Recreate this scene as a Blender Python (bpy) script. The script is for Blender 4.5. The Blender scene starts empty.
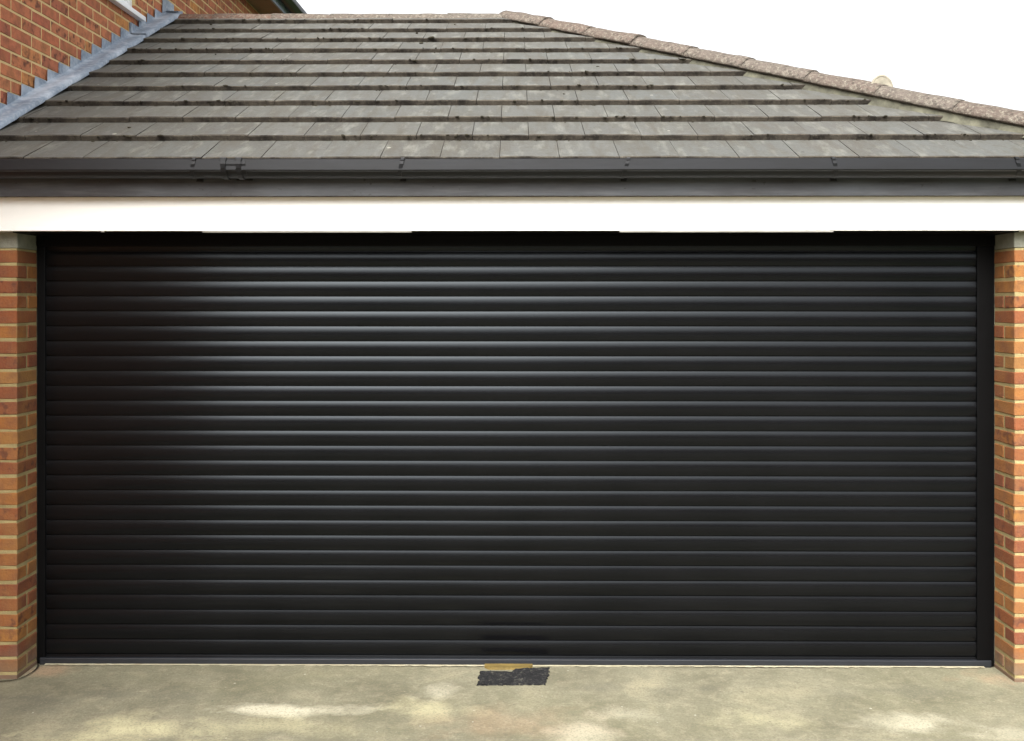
import bpy, bmesh, math, random
from mathutils import Vector, Matrix, noise
R = math.radians
rnd = random.Random(7)
sc = bpy.context.scene
C = sc.collection

# ------------------------------------------------------------------ helpers
def link(name, me, parent=None):
    o = bpy.data.objects.new(name, me); C.objects.link(o)
    if parent is not None: o.parent = parent
    return o
def obj(name, bm, mats, parent=None, smooth=False, loc=None, recalc=False):
    if recalc: bmesh.ops.recalc_face_normals(bm, faces=bm.faces[:])
    me = bpy.data.meshes.new(name)
    if smooth:
        for f in bm.faces: f.smooth = True
    bm.to_mesh(me); bm.free()
    for m in (mats if isinstance(mats, (list, tuple)) else [mats]): me.materials.append(m)
    o = link(name, me, parent)
    if loc: o.location = loc
    return o
def thing(name, label, cat, loc=(0, 0, 0), group=None):
    o = bpy.data.objects.new(name, None); C.objects.link(o)
    o.empty_display_size = 0.2
    o.location = loc; o['label'] = label; o['category'] = cat
    if group: o['group'] = group
    return o
def tag(o, label=None, cat=None, group=None, kind=None):
    if label: o['label'] = label
    if cat: o['category'] = cat
    if group: o['group'] = group
    if kind: o['kind'] = kind
    return o
def box(bm, x0, x1, y0, y1, z0, z1, mi=0, bev=0.0):
    vs = [bm.verts.new((x, y, z)) for z in (z0, z1) for y in (y0, y1) for x in (x0, x1)]
    idx = [(0, 2, 3, 1), (4, 5, 7, 6), (0, 1, 5, 4), (2, 6, 7, 3), (0, 4, 6, 2), (1, 3, 7, 5)]
    fs = []
    for q in idx:
        f = bm.faces.new([vs[i] for i in q]); f.material_index = mi; fs.append(f)
    if bev > 0:
        es = list({e for f in fs for e in f.edges})
        bmesh.ops.bevel(bm, geom=es, offset=bev, segments=2, profile=0.6, affect='EDGES', material=-1)
    return fs
def sweep_x(bm, prof, x0, x1, nx=1, closed=False, mi=0, caps=False, wob=0.0, smooth=False):
    """profile of (y, z) points run along x"""
    rows = []
    for i in range(nx + 1):
        x = x0 + (x1 - x0) * i / nx
        dz = wob * noise.noise(Vector((x * 0.7, 3.1, 0))) if wob else 0
        dy = wob * noise.noise(Vector((x * 0.9, 8.1, 0))) if wob else 0
        rows.append([bm.verts.new((x, y + dy, z + dz)) for y, z in prof])
    n = len(prof)
    for i in range(nx):
        for j in range(n if closed else n - 1):
            k = (j + 1) % n
            f = bm.faces.new((rows[i][j], rows[i][k], rows[i + 1][k], rows[i + 1][j])); f.material_index = mi
            f.smooth = smooth
    if caps and closed:
        bm.faces.new(rows[0][::-1]).material_index = mi; bm.faces.new(rows[-1]).material_index = mi
def tube(bm, pts, r, seg=8, mi=0):
    rings = []
    for i, p in enumerate(pts):
        a = Vector(pts[max(i - 1, 0)]); b = Vector(pts[min(i + 1, len(pts) - 1)]); t = (b - a).normalized()
        u = t.cross(Vector((0, 0, 1)));
        if u.length < 1e-3: u = Vector((1, 0, 0))
        u.normalize(); v = t.cross(u)
        rings.append([bm.verts.new(Vector(p) + r * (math.cos(2 * math.pi * k / seg) * u + math.sin(2 * math.pi * k / seg) * v)) for k in range(seg)])
    for i in range(len(rings) - 1):
        for k in range(seg):
            f = bm.faces.new((rings[i][k], rings[i][(k + 1) % seg], rings[i + 1][(k + 1) % seg], rings[i + 1][k])); f.smooth = True; f.material_index = mi
    bm.faces.new(rings[0][::-1]); bm.faces.new(rings[-1])

# ------------------------------------------------------------------ materials
class NT:
    def __init__(s, name):
        s.m = bpy.data.materials.new(name); s.m.use_nodes = True
        s.t = s.m.node_tree; s.b = s.t.nodes['Principled BSDF']; s.out = s.t.nodes['Material Output']
    def n(s, typ, **kw):
        nd = s.t.nodes.new(typ)
        for k, v in kw.items():
            if k.startswith('i_'): nd.inputs[k[2:].replace('_', ' ')].default_value = v
            else: setattr(nd, k, v)
        return nd
    def l(s, a, b): s.t.links.new(a, b)
    def coord(s, scale=(1, 1, 1), loc=(0, 0, 0)):
        tc = s.n('ShaderNodeTexCoord'); mp = s.n('ShaderNodeMapping')
        mp.inputs['Scale'].default_value = scale; mp.inputs['Location'].default_value = loc
        s.l(tc.outputs['Object'], mp.inputs['Vector']); return mp.outputs['Vector']
    def noise(s, vec, scale, detail=4, rough=0.55, dist=0.0):
        nd = s.n('ShaderNodeTexNoise'); nd.inputs['Scale'].default_value = scale
        nd.inputs['Detail'].default_value = detail; nd.inputs['Roughness'].default_value = rough
        nd.inputs['Distortion'].default_value = dist
        s.l(vec, nd.inputs['Vector']); return nd.outputs['Fac']
    def ramp(s, fac, stops, interp='LINEAR'):
        r = s.n('ShaderNodeValToRGB'); r.color_ramp.interpolation = interp
        el = r.color_ramp.elements
        while len(el) < len(stops): el.new(0.5)
        for e, (p, c) in zip(el, stops):
            e.position = p; e.color = (c, c, c, 1) if isinstance(c, (int, float)) else (*c, 1)
        s.l(fac, r.inputs['Fac']); return r.outputs['Color']
    def mix(s, fac, a, b, mode='MIX'):
        m = s.n('ShaderNodeMix', data_type='RGBA', blend_type=mode)
        for val, inp in ((fac, m.inputs[0]), (a, m.inputs[6]), (b, m.inputs[7])):
            if hasattr(val, 'is_output'): s.l(val, inp)
            elif isinstance(val, (int, float)): inp.default_value = val
            else: inp.default_value = (*val, 1)
        return m.outputs[2]
    def math(s, op, a, b=None, clamp=False):
        m = s.n('ShaderNodeMath', operation=op); m.use_clamp = clamp
        for val, inp in ((a, m.inputs[0]), (b, m.inputs[1])):
            if val is None: continue
            if hasattr(val, 'is_output'): s.l(val, inp)
            else: inp.default_value = val
        return m.outputs[0]
    def bump(s, h, strength=0.5, dist=0.01):
        b = s.n('ShaderNodeBump'); b.inputs['Strength'].default_value = strength; b.inputs['Distance'].default_value = dist
        s.l(h, b.inputs['Height']); s.l(b.outputs['Normal'], s.b.inputs['Normal'])
    def set(s, **kw):
        for k, v in kw.items():
            inp = s.b.inputs[k.replace('_', ' ')]
            if hasattr(v, 'is_output'): s.l(v, inp)
            elif isinstance(v, tuple): inp.default_value = (*v, 1)
            else: inp.default_value = v

def mat_brick(name, stops, dark=0.35, foot=False):
    s = NT(name); v = s.coord()
    at = s.n('ShaderNodeAttribute', attribute_name='tone')
    base = s.ramp(at.outputs['Fac'], stops)
    n1 = s.noise(v, 14, 5, 0.65); n2 = s.noise(v, 90, 3, 0.6); n3 = s.noise(v, 5, 3, 0.5)
    c = s.mix(s.ramp(n1, [(0.40, 0.0), (0.66, 0.6)]), base, (0.13, 0.055, 0.038))
    c = s.mix(s.ramp(n3, [(0.50, 0.0), (0.70, 0.5)]), c, (0.27, 0.135, 0.045))
    c = s.mix(s.ramp(n2, [(0.35, 0.0), (0.8, 0.35)]), c, (0.25, 0.135, 0.06))
    # fire-darkened patches on a few bricks
    fl = s.math('MULTIPLY', s.ramp(s.noise(v, 22, 2, 0.5), [(0.52, 0.0), (0.66, 1.0)]), s.ramp(s.math('FRACT', s.math('MULTIPLY', at.outputs['Fac'], 7.31)), [(0.62, 0.0), (0.68, dark)]))
    c = s.mix(fl, c, (0.07, 0.03, 0.025))
    sx = s.n('ShaderNodeSeparateXYZ'); s.l(v, sx.inputs[0])
    if foot:
        dz = s.math('ADD', sx.outputs['Z'], s.math('MULTIPLY', s.noise(v, 9, 4, 0.6), 0.16))
        c = s.mix(s.ramp(dz, [(0.10, 0.75), (0.24, 0.0)]), c, (0.15, 0.12, 0.085))
    s.set(Base_Color=c, Roughness=0.9, Specular_IOR_Level=0.25)
    s.bump(s.math('ADD', n2, s.math('MULTIPLY', n1, 0.6)), 0.7, 0.004)
    return s.m
STOPS = [(0.0, (0.181, 0.052, 0.024)), (0.25, (0.231, 0.074, 0.028)), (0.45, (0.160, 0.046, 0.025)), (0.62, (0.218, 0.067, 0.026)), (0.8, (0.260, 0.097, 0.030)), (0.92, (0.302, 0.130, 0.034)), (1.0, (0.277, 0.139, 0.045))]
M = {}
M['brick'] = mat_brick('brick', STOPS, 0.65, True)
M['brick_house'] = mat_brick('brick_house', [(0.0, (0.50, 0.15, 0.075)), (0.3, (0.60, 0.215, 0.10)), (0.55, (0.46, 0.135, 0.08)), (0.93, (0.63, 0.24, 0.11)), (0.97, (0.65, 0.28, 0.08)), (1.0, (0.6, 0.26, 0.09))], 0.75)

def mat_simple(name, col, rough=0.5, spec=0.5, nscale=6, var=0.25, dark=None, bump=0.0, bscale=60, stretch=(1, 1, 1), metallic=0.0, ior=1.5):
    s = NT(name); v = s.coord(stretch)
    n1 = s.noise(v, nscale, 5, 0.6)
    d = dark or tuple(c * (1 - var) for c in col)
    c = s.mix(s.ramp(n1, [(0.3, 0.0), (0.7, 1.0)]), d, col)
    rr = s.math('ADD', s.math('MULTIPLY', s.noise(v, nscale * 3, 3), 0.15), rough - 0.07)
    s.set(Base_Color=c, Roughness=rr, Specular_IOR_Level=spec, Metallic=metallic, IOR=ior)
    if bump: s.bump(s.noise(v, bscale, 4, 0.65), bump, 0.004)
    return s.m
M['mortar'] = mat_simple('mortar', (0.38, 0.31, 0.15), 0.95, 0.2, 9, 0.35, bump=0.8, bscale=160)
M['mortar_house'] = mat_simple('mortar_house', (0.72, 0.54, 0.27), 0.95, 0.2, 9, 0.2, bump=0.6, bscale=160)
M['bedding'] = mat_simple('bedding_mortar', (0.17, 0.165, 0.12), 0.95, 0.2, 14, dark=(0.06, 0.058, 0.045), bump=1.0, bscale=60)
M['padstone'] = mat_simple('cast_concrete', (0.26, 0.26, 0.21), 0.9, 0.3, 10, dark=(0.15, 0.15, 0.12), bump=0.7, bscale=90)
M['white'] = mat_simple('white_paint', (0.93, 0.93, 0.90), 0.45, 0.4, 3, 0.03, bump=0.1, bscale=20, stretch=(0.3, 3, 3))
M['white_strip'] = mat_simple('packing_white', (0.36, 0.35, 0.32), 0.7, 0.3, 12, 0.3)
M['upvc'] = mat_simple('white_plastic', (0.85, 0.86, 0.86), 0.3, 0.5, 3, 0.04)
s_ = NT('black_powder_coat'); v_ = s_.coord()
s_.set(Base_Color=s_.mix(s_.ramp(s_.noise(v_, 2.5, 5), [(0.3, 0.0), (0.7, 1.0)]), (0.0022, 0.0022, 0.0026), (0.0036, 0.0035, 0.0040)),
       Roughness=s_.math('ADD', s_.math('MULTIPLY', s_.noise(v_, 1.3, 3), 0.05), 0.215), IOR=1.32)
s_.b.inputs['Specular Tint'].default_value = (0.84, 0.93, 1.0, 1)
M['door'] = s_.m
M['rail'] = mat_simple('rail_black', (0.002, 0.002, 0.0022), 0.5, 0.10, 3, 0.3)
M['bottomrail'] = mat_simple('rail_blue_black', (0.014, 0.016, 0.021), 0.45, 0.5, 4, 0.4, stretch=(1, 1, 6))
M['gutter'] = mat_simple('black_gutter', (0.006, 0.0068, 0.0092), 0.48, 0.38, 4, 0.5, stretch=(1, 5, 5), bump=0.08, bscale=12)
M['soffit'] = mat_simple('soffit_brown', (0.28, 0.19, 0.12), 0.7, 0.3, 6, 0.25)
M['rubber'] = mat_simple('seal', (0.02, 0.02, 0.02), 0.8, 0.3)

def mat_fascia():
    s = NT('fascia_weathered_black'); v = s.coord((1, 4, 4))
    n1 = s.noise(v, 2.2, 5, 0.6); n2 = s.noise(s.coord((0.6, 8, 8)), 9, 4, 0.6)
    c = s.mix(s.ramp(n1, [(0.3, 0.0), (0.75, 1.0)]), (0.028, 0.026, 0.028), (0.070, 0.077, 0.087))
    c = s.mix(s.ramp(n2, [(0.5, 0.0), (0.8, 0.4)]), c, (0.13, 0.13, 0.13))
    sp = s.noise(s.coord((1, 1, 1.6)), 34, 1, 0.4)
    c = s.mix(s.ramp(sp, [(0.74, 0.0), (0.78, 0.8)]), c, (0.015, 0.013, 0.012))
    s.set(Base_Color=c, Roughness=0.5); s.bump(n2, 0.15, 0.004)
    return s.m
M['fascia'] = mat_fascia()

def mat_lead():
    s = NT('lead'); v = s.coord()
    n1 = s.noise(v, 5, 5, 0.6, 0.2); n2 = s.noise(v, 40, 4, 0.6)
    c = s.ramp(n1, [(0.3, (0.15, 0.185, 0.235)), (0.5, (0.235, 0.285, 0.355)), (0.68, (0.44, 0.49, 0.56))])
    c = s.mix(s.ramp(n2, [(0.45, 0.0), (0.75, 0.35)]), c, (0.65, 0.68, 0.70))
    s.set(Base_Color=c, Roughness=0.55, Metallic=0.15); s.bump(n1, 0.5, 0.02)
    return s.m
M['lead'] = mat_lead()

def mat_tile():
    s = NT('concrete_roof_tile'); v = s.coord()
    at = s.n('ShaderNodeAttribute', attribute_name='tone')
    base = s.ramp(at.outputs['Fac'], [(0.0, (0.066, 0.063, 0.056)), (0.5, (0.080, 0.079, 0.073)), (1.0, (0.096, 0.094, 0.085))])
    n1 = s.noise(v, 3.5, 6, 0.6); n2 = s.noise(v, 70, 4, 0.7); n3 = s.noise(v, 1.1, 3, 0.5)
    c = s.mix(s.ramp(n1, [(0.42, 0.0), (0.75, 0.55)]), base, (0.075, 0.073, 0.06))
    c = s.mix(s.ramp(n3, [(0.45, 0.0), (0.7, 0.4)]), c, (0.088, 0.100, 0.100))
    c = s.mix(s.ramp(n2, [(0.35, 0.0), (0.8, 0.45)]), c, (0.15, 0.148, 0.132))
    st = s.noise(s.coord((5.5, 0.9, 0.9)), 3.2, 5, 0.65)
    c = s.mix(s.ramp(st, [(0.46, 0.0), (0.66, 0.6)]), c, (0.072, 0.064, 0.050))
    c = s.mix(s.ramp(s.noise(s.coord((4, 1, 1), (3, 7, 1)), 4.1, 5, 0.65), [(0.52, 0.0), (0.70, 0.55)]), c, (0.19, 0.19, 0.165))
    c = s.mix(s.ramp(s.noise(v, 19, 5, 0.7), [(0.52, 0.0), (0.68, 0.5)]), c, (0.065, 0.06, 0.045))
    # lichen spots: sparse pale, sparse dark
    vo = s.n('ShaderNodeTexVoronoi'); vo.inputs['Scale'].default_value = 5.0; s.l(v, vo.inputs['Vector'])
    vc = s.n('ShaderNodeSeparateColor'); s.l(vo.outputs['Color'], vc.inputs['Color'])
    rad = s.math('MULTIPLY', s.ramp(vc.outputs['Red'], [(0.55, 0.0), (1.0, 0.075)]), s.math('ADD', 0.4, s.noise(v, 30, 3)))
    spot = s.math('LESS_THAN', vo.outputs['Distance'], rad)
    sel = s.math('GREATER_THAN', vc.outputs['Green'], 0.30)
    c = s.mix(s.math('MULTIPLY', spot, 0.75), c, s.mix(sel, (0.03, 0.03, 0.025), (0.32, 0.31, 0.26)))
    s.set(Base_Color=c, Roughness=0.85, Specular_IOR_Level=0.3); s.bump(s.math('ADD', n2, n1), 0.6, 0.004)
    return s.m
M['tile'] = mat_tile()
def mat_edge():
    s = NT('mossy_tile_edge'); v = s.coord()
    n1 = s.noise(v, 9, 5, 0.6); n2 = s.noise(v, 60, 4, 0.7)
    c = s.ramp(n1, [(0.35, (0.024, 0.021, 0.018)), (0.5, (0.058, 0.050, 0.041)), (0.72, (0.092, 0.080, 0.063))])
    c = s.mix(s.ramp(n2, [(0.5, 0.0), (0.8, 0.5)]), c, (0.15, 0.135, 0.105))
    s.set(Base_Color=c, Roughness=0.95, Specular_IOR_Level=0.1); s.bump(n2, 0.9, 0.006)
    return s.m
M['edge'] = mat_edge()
def mat_ridge():
    s = NT('lichen_ridge_tile'); v = s.coord()
    oi = s.n('ShaderNodeAttribute', attribute_name='tone')
    base = s.ramp(oi.outputs['Fac'], [(0.0, (0.19, 0.09, 0.06)), (0.4, (0.12, 0.092, 0.076)), (1.0, (0.135, 0.115, 0.098))])
    n1 = s.noise(v, 8, 5, 0.6); n2 = s.noise(v, 55, 5, 0.7)
    c = s.mix(s.ramp(n1, [(0.4, 0.0), (0.7, 0.6)]), base, (0.09, 0.078, 0.062))
    c = s.mix(s.ramp(n2, [(0.50, 0.0), (0.66, 0.75)]), c, (0.27, 0.25, 0.20))
    c = s.mix(s.ramp(s.noise(v, 38, 4, 0.7), [(0.52, 0.0), (0.66, 0.8)]), c, (0.045, 0.04, 0.033))
    s.set(Base_Color=c, Roughness=0.95, Specular_IOR_Level=0.2); s.bump(n2, 1.0, 0.01)
    return s.m
M['ridge'] = mat_ridge()
M['cap'] = mat_simple('pale_cap_mortar', (0.36, 0.33, 0.26), 0.95, 0.2, 20, dark=(0.17, 0.155, 0.12), bump=1, bscale=80)
M['moss'] = mat_simple('moss', (0.060, 0.054, 0.036), 1.0, 0.1, 5, dark=(0.022, 0.019, 0.014), bump=1.0, bscale=120)

def mat_drive():
    s = NT('weathered_concrete'); v = s.coord()
    n0 = s.noise(v, 0.8, 5, 0.6, 0.6); n1 = s.noise(v, 2.4, 5, 0.6, 0.4); n2 = s.noise(v, 12, 6, 0.7, 0.4); n3 = s.noise(v, 95, 4, 0.7); n4 = s.noise(v, 38, 5, 0.7)
    c = s.ramp(n1, [(0.32, (0.125, 0.115, 0.076)), (0.47, (0.188, 0.175, 0.118)), (0.56, (0.220, 0.206, 0.140)), (0.70, (0.31, 0.28, 0.185))])
    c = s.mix(s.ramp(n0, [(0.42, 0.0), (0.62, 0.5)]), c, (0.16, 0.152, 0.09))
    c = s.mix(s.ramp(n2, [(0.48, 0.0), (0.72, 0.55)]), c, (0.33, 0.295, 0.20))
    c = s.mix(s.ramp(n4, [(0.55, 0.0), (0.75, 0.55)]), c, (0.135, 0.12, 0.085))
    n5 = s.noise(v, 5, 4, 0.6, 0.3)
    # cement-rich and worn patches, each where the slab has one
    for (x, y, rx, ry, col, amt) in BLOTS:
        tc = s.n('ShaderNodeTexCoord'); mp = s.n('ShaderNodeMapping')
        mp.inputs['Location'].default_value = (-x / rx, -y / ry, 0); mp.inputs['Scale'].default_value = (1 / rx, 1 / ry, 0)
        s.l(tc.outputs['Object'], mp.inputs['Vector'])
        ln = s.n('ShaderNodeVectorMath', operation='LENGTH'); s.l(mp.outputs['Vector'], ln.inputs[0])
        d = s.math('ADD', ln.outputs['Value'], s.math('MULTIPLY', s.math('SUBTRACT', s.math('ADD', n5, s.math('MULTIPLY', n1, 0.9)), 0.95), 2.3))
        f = s.ramp(d, [(0.1, amt), (0.55, amt * 0.45), (1.0, 0.0)])
        c = s.mix(f, c, col)
    c = s.mix(s.ramp(n3, [(0.36, 0.5), (0.5, 0.0)]), c, (0.12, 0.112, 0.08))
    c = s.mix(s.ramp(n3, [(0.58, 0.0), (0.75, 0.5)]), c, (0.42, 0.39, 0.29))
    vo = s.n('ShaderNodeTexVoronoi'); vo.inputs['Scale'].default_value = 22.0; s.l(v, vo.inputs['Vector'])
    vc = s.n('ShaderNodeSeparateColor'); s.l(vo.outputs['Color'], vc.inputs['Color'])
    spot = s.math('LESS_THAN', s.math('ADD', vo.outputs['Distance'], s.math('MULTIPLY', n3, 0.15)), s.ramp(vc.outputs['Red'], [(0.8, 0.0), (1.0, 0.22)]))
    c = s.mix(s.math('MULTIPLY', spot, 0.55), c, s.mix(s.math('GREATER_THAN', vc.outputs['Green'], 0.45), (0.10, 0.09, 0.07), (0.52, 0.50, 0.41)))
    s.set(Base_Color=c, Roughness=0.9, Specular_IOR_Level=0.3)
    s.bump(s.math('ADD', s.math('MULTIPLY', n3, 0.5), s.math('ADD', n2, n4)), 0.5, 0.006)
    return s.m
PALE = (0.48, 0.44, 0.27); PALE2 = (0.52, 0.485, 0.36); GREY = (0.145, 0.137, 0.10); TAN = (0.36, 0.25, 0.155)
BLOTS = [(-1.70, -0.60, .42, .20, PALE, 1.0), (-1.05, -0.38, .42, .09, PALE2, 1.0), (-1.15, -0.55, .7, .12, PALE, .45),
         (-0.38, -0.37, .22, .14, PALE, .7), (-0.37, -0.14, .10, .12, PALE2, .5), (0.30, -0.60, .16, .22, PALE2, .6), (0.52, -0.42, .2, .12, PALE2, .4),
         (1.10, -0.45, .25, .16, PALE, .5), (1.78, -0.50, .32, .14, PALE2, .6), (2.3, -0.62, .5, .12, PALE2, .35),
         (-2.2, -0.35, .5, .2, GREY, .55), (-1.75, -0.22, .5, .1, GREY, .5), (0.55, -0.1, .4, .08, GREY, .6), (1.9, -0.12, .5, .1, GREY, .35),
         (0.0, -0.5, .5, .2, TAN, .35), (2.35, 0.05, .2, .12, TAN, .9), (-2.35, 0.12, .22, .1, TAN, .8)]
M['drive'] = mat_drive()
def mat_asphalt():
    s = NT('patch_asphalt'); v = s.coord()
    n = s.noise(v, 60, 6, 0.85); n2 = s.noise(v, 40, 4, 0.7)
    c = s.ramp(n, [(0.38, (0.008, 0.008, 0.009)), (0.54, (0.018, 0.018, 0.019)), (0.68, (0.12, 0.115, 0.10))])
    c = s.mix(s.ramp(n2, [(0.58, 0.0), (0.68, 0.7)]), c, (0.16, 0.15, 0.12))
    s.set(Base_Color=c, Roughness=0.9, Specular_IOR_Level=0.3); s.bump(n, 1.0, 0.01)
    return s.m
M['asphalt_patch'] = mat_asphalt()
M['road'] = mat_simple('road_asphalt', (0.055, 0.055, 0.057), 0.9, 0.3, 30, 0.3, bump=0.6, bscale=90)
M['kerb'] = mat_simple('kerb_concrete', (0.33, 0.32, 0.29), 0.9, 0.3, 8, 0.25)
M['pavement'] = mat_simple('pavement', (0.27, 0.26, 0.24), 0.9, 0.3, 5, 0.25)
M['lawn'] = mat_simple('lawn', (0.07, 0.10, 0.035), 1.0, 0.1, 4, 0.4, bump=1.0, bscale=40)
M['ochre'] = mat_simple('ochre_timber', (0.20, 0.14, 0.04), 0.8, 0.3, 18, dark=(0.10, 0.07, 0.02), stretch=(0.5, 3, 3))
M['fillet'] = mat_simple('pale_fillet', (0.42, 0.39, 0.28), 0.95, 0.2, 20, dark=(0.34, 0.30, 0.2), bump=1, bscale=80)
M['darkroof'] = mat_simple('dark_roof_tiles', (0.11, 0.085, 0.075), 0.9, 0.3, 6, 0.3)
M['hedge'] = mat_simple('hedge_leaf', (0.045, 0.075, 0.025), 0.8, 0.3, 8, 0.5)
def mat_glass():
    s = NT('window_glass'); s.set(Base_Color=(0.35, 0.37, 0.38), Roughness=0.08, Specular_IOR_Level=0.8)
    v = s.coord(); n = s.noise(v, 11, 3, 0.7)
    s.l(s.ramp(n, [(0.5, (0.70, 0.71, 0.70)), (0.62, (0.40, 0.40, 0.42))]), s.b.inputs['Base Color'])
    return s.m
M['blind'] = mat_glass()
s_ = NT('dark_glass'); s_.set(Base_Color=(0.02, 0.025, 0.03), Roughness=0.05, Specular_IOR_Level=0.7); M['glass'] = s_.m

# ------------------------------------------------------------------ brick laying
BL, BH, BD, J = 0.2125, 0.0625, 0.101, 0.0125
COURSE = BH + J
def brick(bm, lay, lo, hi, n, tone, ch=0.0035, jit=0.0012):
    """brick box lo..hi whose visible faces are chamfered; every corner is nudged a little"""
    ax = [(lo[i], hi[i]) for i in range(3)]
    jo = {(i, j, k): [rnd.uniform(-jit, jit) for _ in range(3)] for i in (0, 1) for j in (0, 1) for k in (0, 1)}
    V = {}
    for c, jj in jo.items():
        for f in range(3):      # the vertex lying on the face normal to axis f
            p = []
            for a in range(3):
                q = ax[a][c[a]] + jj[a]
                if a != f: q += ch if c[a] == 0 else -ch
                p.append(q)
            V[c, f] = bm.verts.new(p)
    fs = []
    for f in range(3):
        a, b = [x for x in range(3) if x != f]
        for s_ in (0, 1):
            def key(u, v_):
                c = [0, 0, 0]; c[f] = s_; c[a] = u; c[b] = v_; return tuple(c)
            loop = [V[key(0, 0), f], V[key(1, 0), f], V[key(1, 1), f], V[key(0, 1), f]]
            if (s_ == 0) == (f != 1): loop = loop[::-1]
            fs.append(bm.faces.new(loop))
    # edges: each edge runs along axis e, between faces f and g
    for e in range(3):
        f, g = [x for x in range(3) if x != e]
        for sf in (0, 1):
            for sg in (0, 1):
                def key(u):
                    c = [0, 0, 0]; c[e] = u; c[f] = sf; c[g] = sg; return tuple(c)
                loop = [V[key(0), f], V[key(1), f], V[key(1), g], V[key(0), g]]
                fs.append(bm.faces.new(loop))
    for c in jo: fs.append(bm.faces.new([V[c, 0], V[c, 1], V[c, 2]]))
    for f in fs: f[lay] = tone
def tone_pick():
    return rnd.random()

def pier(name, x0, x1, y0, y1, z1, side, parent, mats, seed):
    """pier of bonded bricks; side=+1: door reveal on the +x face"""
    bm = bmesh.new(); lay = bm.faces.layers.float.new('tone')
    m = 0.003
    for f in box(bm, x0 + m, x1 - m, y0 + m, y1 - m, -0.02, z1, 1): f[lay] = 0.5
    k = 0; z = z1 - BH - J * 0.7
    rr = random.Random(seed)
    while z > -0.08:
        zb = max(z, -0.02)
        zt = z + BH
        if side > 0: X = lambda a: x1 - a
        else: X = lambda a: x0 + a
        def put(a0, a1, b0, b1):
            xa, xb = sorted((X(a0), X(a1)))
            xa = max(xa, x0); xb = min(xb, x1)
            if xb - xa < 0.02: return
            brick(bm, lay, (xa, b0, zb), (xb, b1, zt), None, rr.random() if rr.random() > 0.2 else 0.86, 0.0042, 0.002)
        W = x1 - x0; D = y1 - y0
        if k % 2 == 0:            # reveal shows one whole brick
            put(0, BD, y0, y0 + BL)
            a = BD + J
            while a < W: put(a, min(a + BL, W), y0, y0 + BD); a += BL + J
        else:                     # reveal shows a header and a half
            put(0, BL, y0, y0 + BD)
            put(0, BD, y0 + BD + J, y0 + BL)
            a = BL + J
            while a < W: put(a, min(a + BL, W), y0, y0 + BD); a += BL + J
        z -= COURSE; k += 1
    return obj(name, bm, mats, parent, recalc=True)

def brick_wall_x(bm, X, y0, y1, z0, z1, holes=(), nrm=1, lay=None, thick=0.05):
    """stretcher-bond face on the plane x=X looking along +x (nrm=1) or -x"""
    row = 0; z = z0
    while z < z1 - 0.01:
        y = y0 - (BL + J) * (0.5 if row % 2 else 0)
        while y < y1:
            segs = [(max(y, y0), min(y + BL, y1))]
            for (hy0, hy1, hz0, hz1) in holes:
                if z + BH > hz0 + 0.01 and z < hz1 - 0.01:
                    ns = []
                    for a, b in segs:
                        if b <= hy0 or a >= hy1: ns.append((a, b)); continue
                        if a < hy0: ns.append((a, hy0))
                        if b > hy1: ns.append((hy1, b))
                    segs = ns
            for a, b in segs:
                if b - a > 0.015:
                    q = rnd.uniform(-0.001, 0.001)
                    xa, xb = (X - thick, X + q) if nrm > 0 else (X - q, X + thick)
                    brick(bm, lay, (xa, a, z), (xb, b, min(z + BH, z1)), None, tone_pick(), 0.002, 0.0012)
            y += BL + J
        z += COURSE; row += 1

# ------------------------------------------------------------------ key dimensions
XL, XR = -2.456, 2.453            # door jambs
PXL, PXR = -2.75, 2.76            # outer faces
ZB, ZT = 2.2055, 2.370            # beam bottom and top
REV = 0.222                       # reveal depth
EY, EZ = -0.20, 2.520             # eave line (lowest tile edge, roof plane)
PITCH = math.atan(0.143 / 0.284); GAUGE = 0.318
XC = 2.94                         # eave corner on the right
HALF = 3.00                       # run from eave to ridge
RY, RZ = EY + HALF, EZ + HALF * math.tan(PITCH)
XW = -2.75                        # house wall face
EYB = EY + 2 * HALF

# ================================================================== GARAGE
G = thing('brick_garage', 'brick double garage with closed black roller door, white beam and grey tiled hipped roof', 'garage', (0, 0, 0))

pl = pier('pier', PXL + 0.002, XL, 0, REV, 2.125, 1, G, [M['brick'], M['mortar']], 11)
pr = pier('pier', XR, PXR, 0, REV, 2.125, -1, G, [M['brick'], M['mortar']], 5)
for x0, x1 in ((PXL + 0.002, XL), (XR, PXR)):
    bm = bmesh.new(); box(bm, x0, x1, 0.002, REV + 0.02, 2.127, ZB - 0.001, 0, 0.004)
    for v in bm.verts: v.co += Vector((rnd.uniform(-1, 1), rnd.uniform(-1, 1), rnd.uniform(-1, 1))) * 0.0006
    obj('padstone', bm, M['padstone'], G)
# beam (white boarding over the door opening)
bm = bmesh.new(); box(bm, PXL + 0.003, PXR + 0.02, -0.075, 0.19, ZB, ZT, 0, 0.003)
obj('beam', bm, M['white'], G)
bm = bmesh.new(); box(bm, XL, XR, -0.045, 0.192, ZB - 0.006, ZB + 0.004, 0, 0.001); obj('beam_shade_plate', bm, M['rail'], G)  # added black plate, standing in for the shade under the beam
for xa, xb in ((-1.517, -0.4975), (0.512, 1.547)):
    bm = bmesh.new(); box(bm, xa, xb, -0.071, -0.047, ZB - 0.0075, ZB + 0.002, 0, 0.001)
    o = obj('packing_strip', bm, M['white_strip'], G)
    o['label'] = 'thin pale strip under the beam, ' + ('left' if xa < 0 else 'right') + ' half of the door'
bm = bmesh.new(); box(bm, -2.01, -1.995, -0.074, -0.062, ZB - 0.006, ZB + 0.001, 0, 0.001); obj('screw_plug', bm, M['white_strip'], G)
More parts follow.
